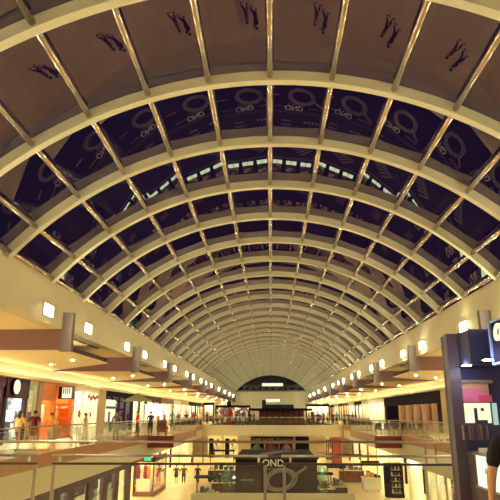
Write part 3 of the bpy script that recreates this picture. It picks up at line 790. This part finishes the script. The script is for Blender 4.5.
for i in range(3): MB().box(2.22, 2.5, 6.45 - i * .4, 6.6 - i * .4, 1.2005, 1.24 + .03 * (i % 2)).build('tester_card', WHITE, bo)

# ------------------------------------------------------------------ people
def skin_mesh(name, pts, edges, sub=1):
    """pts: list of (x,y,z,r)"""
    me = bpy.data.meshes.new(name); me.from_pydata([p[:3] for p in pts], edges, [])
    o = bpy.data.objects.new('tmp', me); COL.objects.link(o)
    m = o.modifiers.new('s', 'SKIN'); m.use_smooth_shade = True
    for i, p in enumerate(pts):
        r = p[3]; sv = me.skin_vertices[0].data[i]
        sv.radius = (r, r) if not isinstance(r, tuple) else r
        sv.use_root = (i == 0)
    if sub:
        q = o.modifiers.new('u', 'SUBSURF'); q.levels = sub; q.render_levels = sub
    dg = bpy.context.evaluated_depsgraph_get(); dg.update()
    out = bpy.data.meshes.new_from_object(o.evaluated_get(dg)); out.name = name
    COL.objects.unlink(o); bpy.data.objects.remove(o)
    for p in out.polygons: p.use_smooth = True
    out.materials.clear(); out.materials.append(SKIN)
    return out

def pose(step=0.0, bend=0.25, armout=0.06, narrow=1.0, hands=True):
    """person of 1.72 m facing -Y; returns body points, edges and key dict"""
    P = []; E = []
    def v(x, y, z, r): P.append((x, y, z, r)); return len(P) - 1
    def e(*ids):
        for a, b in zip(ids, ids[1:]): E.append((a, b))
    n = narrow
    pel = v(0, 0, .93, (.135 * n, .10)); wst = v(0, 0, 1.08, (.115 * n, .09)); ch = v(0, .01, 1.27, (.145 * n, .10)); nk0 = v(0, .01, 1.41, .075)
    nk = v(0, 0, 1.48, .052); h0 = v(0, -.015, 1.57, (.07, .082)); h1 = v(0, -.01, 1.65, (.075, .088)); h2 = v(0, 0, 1.705, .05)
    e(pel, wst, ch, nk0, nk, h0, h1, h2)
    nose = v(0, -.115, 1.585, .012); e(h0, nose)
    for s in (-1, 1):
        ear = v(s * .085, .0, 1.6, .014); e(h0, ear)
        hp = v(s * .09 * n, 0, .86, .088); st = step * s
        kn = v(s * .095 * n, -.02 - st * .7, .48 + abs(st) * .03, .056); an = v(s * .095 * n, .02 - st * (.9 if st > 0 else 1.5), .09 + (.04 if st < 0 else 0), .038)
        tz = .03 + (.0 if st >= 0 else .0); to = v(s * .11 * n, P[an][1] - .13, tz, .032); e(pel, hp, kn, an, to)
        sh = v(s * .19 * n, .01, 1.385, .054); el = v(s * (.235 + armout) * n, .03 + st * .35, 1.11, .040)
        wr = v(s * (.24 + armout * .8) * n, .03 + st * .35 - bend, .88 + bend * .55, .027)
        e(nk0, sh, el, wr)
        d = Vector(P[wr][:3]) - Vector(P[el][:3]); d.normalize()
        pm_ = Vector(P[wr][:3]) + d * .07; palm = v(*pm_, (.036, .018)); e(wr, palm)
        if hands:
            side = Vector((0, 1, 0)) if abs(d.y) < .7 else Vector((0, 0, 1))
            side = (side - d * side.dot(d)).normalized(); inn = Vector((-s, 0, 0))
            for k, (o_, L) in enumerate(((-.03, .07), (-.01, .085), (.011, .08), (.03, .06))):
                b0 = Vector(P[palm][:3]) + side * o_ + d * .02; f1 = b0 + d * L * .5 + inn * .008; f2 = f1 + d * L * .4 + inn * .022
                i0 = v(*b0, .010); i1 = v(*f1, .0085); i2 = v(*f2, .007); e(palm, i0, i1, i2)
            b0 = Vector(P[wr][:3]) + d * .03 - side * .035 ; f1 = b0 + d * .04 - side * .02 + inn * .01
            i0 = v(*b0, .011); i1 = v(*f1, .009); e(palm, i0, i1)
    return P, E

def sub_skel(P, idx_edges, names):
    pass

def garment(kind, step=0.0, bend=.25, armout=.06, n=1.0):
    P = []; E = []
    def v(x, y, z, r): P.append((x, y, z, r)); return len(P) - 1
    def e(*ids):
        for a, b in zip(ids, ids[1:]): E.append((a, b))
    if kind in ('shirt', 'long'):
        a0_ = v(0, 0, .84, (.178 * n, .145)); a = v(0, 0, .94, (.172 * n, .14)); e(a0_, a); b = v(0, 0, 1.08, (.152 * n, .124)); c = v(0, .01, 1.27, (.165 * n, .122)); d = v(0, .01, 1.41, .085)
        e(a, b, c, d)
        for s in (-1, 1):
            st = step * s
            sh = v(s * .19 * n, .01, 1.385, .068); el_ = Vector((s * (.235 + armout) * n, .03 + st * .35, 1.11)); s0 = Vector((s * .19 * n, .01, 1.385))
            if kind == 'shirt':
                m_ = s0.lerp(el_, .75); k = v(*m_, .062); e(d, sh, k)
            else:
                k = v(*el_, .052); w = v(s * (.24 + armout * .8) * n, .03 + st * .35 - bend, .88 + bend * .55, .038); e(d, sh, k, w)
    elif kind == 'pants':
        a = v(0, 0, 1.06, (.155 * n, .125)); p = v(0, 0, .92, (.17 * n, .135)); e(a, p)
        for s in (-1, 1):
            st = step * s
            hp = v(s * .09 * n, 0, .82, .115); kn = v(s * .095 * n, -.02 - st * .7, .48 + abs(st) * .03, .08); an = v(s * .095 * n, .02 - st * (.9 if st > 0 else 1.5), .12 + (.04 if st < 0 else 0), .055)
            e(p, hp, kn, an)
    elif kind == 'shorts':
        a = v(0, 0, 1.06, (.155 * n, .125)); p = v(0, 0, .92, (.17 * n, .135)); e(a, p)
        for s in (-1, 1):
            st = step * s
            hp = v(s * .09 * n, 0, .82, .118); kn = v(s * .095 * n, -.02 - st * .6, .56, .085); e(p, hp, kn)
    elif kind == 'skirt':
        a = v(0, 0, 1.06, (.15 * n, .12)); b = v(0, 0, .85, (.18 * n, .15)); c = v(0, 0, .55, (.22 * n, .19)); e(a, b, c)
    return P, E
MESH = {}
def gm(kind, *args):
    k = (kind,) + args
    if k not in MESH:
        if kind == 'body': P, E = pose(*args)
        else: P, E = garment(kind, *args)
        MESH[k] = skin_mesh(kind, P, E, 1)
    return MESH[k]
hs_ = MB(); hs_.ball((0, .018, 1.645), .098, (.95, 1.05, .92), 14, 10); HAIR_S = hs_.mesh('hair', BLACK, True)
hl_ = MB(); hl_.ball((0, .02, 1.645), .102, (.98, 1.05, .95), 14, 10); hl_.ball((0, .06, 1.5), .1, (.9, .62, 1.7), 14, 10); HAIR_L = hl_.mesh('hair', BLACK, True)
EYES = MB().ball((-.03, -.098, 1.615), .011).ball((.03, -.098, 1.615), .011).mesh('eyes', BLACK)
LIPS = MB().ball((0, -.094, 1.548), .018, (1.2, .4, .35)).mesh('mouth', RED)
SHOES = {}
def shoes(step, n):
    k = (step, n)
    if k not in SHOES:
        mb = MB()
        for s in (-1, 1):
            st = step * s; y = .02 - st * (.9 if st > 0 else 1.5)
            mb.ball((s * .1 * n, y - .07, .045), .12, (.42, 1.15, .38), 10, 8)
        SHOES[k] = mb.mesh('shoes', BLACK, True)
    return SHOES[k]
def person(x, y, z, rz, h, top, topm, bot, botm, hair, hairm, label, step=0.0, bend=.05, armout=.04, n=1.0, group=None, detail=True, skin=None):
    r = empty('person', (x, y, z), rz, label, 'person', group)
    sc = h / 1.74; r.scale = (sc, sc, sc)
    def add(nm, me, m):
        o = bpy.data.objects.new(nm, me); COL.objects.link(o); o.parent = r
        o.material_slots[0].link = 'OBJECT'; o.material_slots[0].material = m
        return o
    add('body', gm('body', step, bend, armout, n), skin or SKIN)
    add('shirt', gm(top, step, bend, armout, n), topm)
    add({'pants': 'trousers', 'shorts': 'shorts', 'skirt': 'skirt'}[bot], gm(bot, step, bend, armout, n), botm)
    add('hair', HAIR_S if hair == 's' else HAIR_L, hairm)
    if detail:
        add('shoes', shoes(step, n), BLACK); add('eyes', EYES, BLACK); add('mouth', LIPS, RED)
    return r
HAIRB = mat('dark_hair', (36, 20, 26), .5); HAIRR = mat('auburn_hair', (130, 56, 30), .5)
YEL = mat('yellow_cloth', (232, 196, 120), .8); BURG = mat('burgundy_cloth', (110, 32, 48), .8); PEACH = mat('peach_cloth', (236, 170, 90), .8)
REDC = mat('red_cloth', (204, 30, 44), .8); BLKC = mat('black_cloth', (24, 18, 30), .8); JEAN = mat('dark_denim', (56, 46, 70), .8); GREY = mat('grey_cloth', (130, 116, 120), .8)
TEAL = mat('teal_cloth', (80, 150, 160), .8); MAR = mat('maroon_cloth', (96, 26, 44), .8); BEIG = mat('beige_cloth', (200, 170, 130), .8); BLUC = mat('blue_cloth', (50, 80, 160), .8)

def pplace(px, feet_py, z, X=None):
    p = at(px, feet_py, Z=z); return p.x, p.y
# three women on the left gallery
x, y = pplace(17, 451, 0); person(x, y, 0, PI * .9, 1.72, 'shirt', YEL, 'pants', BURG, 'l', HAIRB, 'woman with long dark hair and a pale yellow top, leftmost of the three walking upstairs', .12, .12)
x, y = pplace(32, 449, 0); person(x, y, 0, PI * 1.15, 1.74, 'shirt', BURG, 'skirt', BURG, 's', HAIRB, 'woman in burgundy with dark tied hair, middle of the three walking upstairs', .1, .2)
bx_, by_ = x, y
x, y = pplace(49, 449, 0); person(x, y, 0, PI, 1.66, 'long', PEACH, 'pants', BEIG, 's', HAIRR, 'auburn-haired person in a peach top, right of the three walking upstairs', .12, .12)
hb = empty('handbag', (bx_ + .12, by_ - .3, .72), 0, 'dark red shoulder bag carried by the woman in burgundy', 'bag')
MB().box(-.2, .2, -.07, .07, 0, .28, .03).build('bag_body', MAROON, hb); MB().tube((-.15, 0, .27), (-.02, .1, .72), .012).tube((.15, 0, .27), (-.02, .1, .72), .012).build('strap', BLKC, hb)
x, y = pplace(84, 444, 0); person(x, y, 0, PI * .5, 1.62, 'shirt', BEIG, 'pants', WHITE, 's', HAIRR, 'small figure in pale clothes by the white shop upstairs', .1, .05)
x, y = pplace(115.5, 440, 0); person(x, y, 0, 0, 1.74, 'long', GREY, 'pants', GREY, 's', HAIRB, 'person in grey standing in front of the dark shop upstairs', 0, .1)
x, y = pplace(137, 436.5, 0); person(x, y, 0, PI * .6, 1.76, 'shirt', REDC, 'pants', JEAN, 's', HAIRB, 'man in a bright red shirt and dark jeans at the left railing', .1, .3)
x, y = at(150, 435, Y=43.7).x, 43.7; person(x, y, 0, PI, 1.74, 'shirt', BLKC, 'pants', BLKC, 's', HAIRB, 'person in black seen from behind by the red chair at the left railing', 0, .2)
x, y = x + .8, y + .5
ch = empty('armchair', (x, y, 0), PI, 'red upholstered armchair beside the person in black', 'chair')
MB().box(-.35, .35, -.35, .35, .25, .48, .04).build('seat', RED, ch); MB().box(-.35, .35, .25, .4, .45, 1.15, .04).build('backrest', MAR, ch)
for sx in (-1, 1):
    MB().box(sx * .35 - .05, sx * .35 + .05, -.3, .3, .45, .66, .02).build('armrest', MAR, ch)
    for sy in (-1, 1): MB().tube((sx * .28, sy * .28, 0.005), (sx * .28, sy * .28, .26), .03).build('leg', BLACK, ch)
# cart stuff: stroller near third woman
st_ = at(50, 449, Z=0)
# foreground person at the booth, right edge
fp = person(2.0, 4.95, 0, PI * .95, 1.72, 'shirt', BLKC, 'pants', BLKC, 's', HAIRB, 'person in a black T-shirt at the booth counter, cut off by the right edge', 0, .05, .02)

# walkers between the near deck and the parapet, seen mirrored in the roof panes
person(1.5, 32.2, LOW, 2.0, 1.75, 'shirt', BLKC, 'pants', BLKC, 's', HAIRB, 'walker in black on the lower floor, mirrored in the nearest roof panes', .2, .1)
person(.9, 31.6, LOW, 1.4, 1.65, 'long', BURG, 'pants', BLKC, 'l', HAIRB, 'walker in burgundy beside the one in black, mirrored in the roof panes', .15, .1)
# lower floor walkers
for px, fy, nm, tm, bm_, bt, st in ((176, 484, 'woman in a dark skirt walking on the lower floor, left of a pair', BLKC, BLKC, 'skirt', .08), (183.5, 484, 'man with folded arms and dark trousers beside the woman in a skirt downstairs', MAR, BLKC, 'pants', .05),
                                    (197.5, 484, 'man in black standing alone by the retail carts downstairs', BLKC, BLKC, 'pants', .08)):
    x, y = pplace(px, fy, LOW); person(x, y, LOW, random.uniform(-.4, .4), 1.8, 'shirt', tm, bt, bm_, 's', HAIRB, nm, st, .25 if 'folded' in nm else .05, n=1.2, detail=False)
for px, fy, nm, tm in ((214, 458, 'distant walker in maroon on the lower floor, left of two together', MAR), (218.5, 457, 'distant walker in maroon on the lower floor, right of two together', MAR),
                       (228, 455, 'distant walker in black in the lower passage', BLKC), (238, 470, 'shopper in red next to the advertising pavilion', REDC), (329, 460, 'shopper in red near the red curtains downstairs', REDC),
                       (192, 466, 'walker in beige deep in the left lower aisle', BEIG), (350, 462, 'shopper in grey in the right lower aisle', GREY)):
    p = at(px, fy, Z=LOW)
    person(p.x, min(p.y, 105), LOW, random.uniform(-3, 3), 1.75, 'shirt', tm, 'pants', BLKC, 's', HAIRB, nm, .1, .05, detail=False)
# crowd along the far deck
cl = [(TEAL, 'teal'), (GREY, 'grey'), (BLKC, 'black'), (REDC, 'red'), (YEL, 'pale yellow'), (MAR, 'maroon'), (BLUC, 'blue'), (BEIG, 'beige'), (PEACH, 'peach'), (BURG, 'burgundy')]
crowd = [(172, 62), (178, 66), (186, 70), (193, 73), (200, 82), (207, 80), (213, 84), (217.5, 81), (222, 86), (236, 83), (240, 84), (245, 82), (250, 85), (254, 83),
         (309, 82), (314, 84), (318, 81), (323, 83), (328, 85), (333, 82), (337, 80), (345, 80), (349, 79), (353, 70)]
for i, (px, Y) in enumerate(crowd):
    m, cn = cl[i % 10]; p = at(px, 424, Y=Y)
    nb_ = 'left of the bar pavilion' if px < 256 else 'right of the bar pavilion'
    person(p.x, Y, 0, random.uniform(-3, 3), 1.68 + .12 * random.random(), random.choice(['shirt', 'long']), m, 'pants', [BLKC, JEAN][i % 2], random.choice('sl'), HAIRB,
           'distant shopper in %s upstairs, %s, %s from the left' % (cn, nb_, (place + ['thirteenth', 'fourteenth'])[i if px < 256 else i - 14]), .08, .1, group='crowd on the far upper deck', detail=False)

# white kiosk on the left bay and its parasol
k0 = at(143, 430, Y=46.5); k1 = at(163, 430, Y=46.5)
wk = empty('sales_kiosk', (k0.x, 46.5, 0), 0, 'white sales kiosk with shelves standing on the left balcony bay', 'kiosk'); w = k1.x - k0.x
MB().box(0, w, 0, 2.4, .01, 1.0, .02).build('counter', WHITE, wk)
MB().box(0, w, 2.3, 2.4, 1.0, 2.2).box(0, .1, .2, 2.3, 1.0, 2.2).box(0, w, 0, 2.4, 2.2, 2.3).box(w - .1, w, 0, .1, 1, 2.2).build('back_panel', WHITE, wk)
MB().box(.15, w - .15, .2, 2.2, 2.17, 2.199).build('light_panel', L_SHOP, wk)
for i in range(3): MB().box(.25 + i * .5, .5 + i * .5, 1.2, 1.5, 1.001, 1.3 + .1 * i).build('merchandise', [TAUPE, BROWN, RED][i], wk)
pp = at(137.5, 402, Y=51)
pa = empty('parasol', (pp.x, 51, 0), 0, 'scalloped green and white parasol over the café seats on the left gallery', 'parasol')
MB().tube((0, 0, .01), (0, 0, 3.3), .03).build('pole', METAL, pa)
mb = MB(); bm = mb.bm; top = bm.verts.new((0, 0, 3.25)); ring_ = [bm.verts.new((1.25 * math.cos(2 * PI * i / 12), 1.25 * math.sin(2 * PI * i / 12), 2.65 - .1 * (i % 2))) for i in range(12)]
for i in range(12): bm.faces.new((top, ring_[i], ring_[(i + 1) % 12]))
o = mb.build('canopy', mat('sage_canvas', (170, 180, 140), .8), pa); o.modifiers.new('t', 'SOLIDIFY').thickness = .03
MB().tube((0, 0, 0.005), (0, 0, .08), .3, 16).build('base', DMETAL, pa)

# cafe tables and chairs on both galleries
def table(x, y, label, grp):
    r = empty('cafe_table', (x, y, 0), 0, label, 'table', grp)
    MB().tube((0, 0, .72), (0, 0, .75), .4, 18).build('tabletop', WHITE, r); MB().tube((0, 0, .03), (0, 0, .72), .03).build('stem', DMETAL, r); MB().tube((0, 0, .005), (0, 0, .03), .22, 14).build('base', DMETAL, r)
def chair(x, y, rz, m, label, grp):
    r = empty('cafe_chair', (x, y, 0), rz, label, 'chair', grp)
    MB().box(-.21, .21, -.21, .21, .42, .47, .01).build('seat', m, r); MB().box(-.21, .21, .18, .22, .48, .88, .01).build('backrest', m, r)
    for sx in (-1, 1):
        for sy in (-1, 1): MB().tube((sx * .18, sy * .18, 0.005), (sx * .18, sy * .18, .42), .015, 6).build('leg', DMETAL, r)
for s, nm in ((-1, 'left'), (1, 'right')):
    for i in range(7):
        x = CX + s * (10.2 + .4 * (i % 2)); y = 57 + i * 2.8
        m = [DARK, WHITE, BLACK][i % 3]; mn = ['navy', 'white', 'black'][i % 3]
        table(x, y, 'round white café table on the %s gallery, %s in its row from the balcony bay' % (nm, place[i]), 'café tables on the %s gallery' % nm)
        chair(x - .7, y, PI / 2, m, '%s café chair left of the %s café table on the %s gallery' % (mn, place[i], nm), 'café chairs on the %s gallery' % nm)
        chair(x + .7, y, -PI / 2, m, '%s café chair right of the %s café table on the %s gallery' % (mn, place[i], nm), 'café chairs on the %s gallery' % nm)
# seats on the right bay (dark lounge chairs)
for i in range(6):
    p = at(379 + i * 8.5, 430, Y=45); chair(p.x, 45 + .4 * (i % 2), PI * (i % 2), BLACK, 'black café chair behind the right balcony railing, %s from the left' % place[i], 'black chairs on the right bay')

# ------------------------------------------------------------------ world and view
wd = bpy.data.worlds.new('world'); S.world = wd; wd.use_nodes = True
bg = wd.node_tree.nodes['Background']; bg.inputs[0].default_value = (.34, .15, .6, 1); bg.inputs[1].default_value = .036
S.view_settings.view_transform = 'Standard'; S.view_settings.look = 'None'; S.view_settings.gamma = 1
S.view_settings.use_curve_mapping = False
S.view_settings.exposure = 0.18
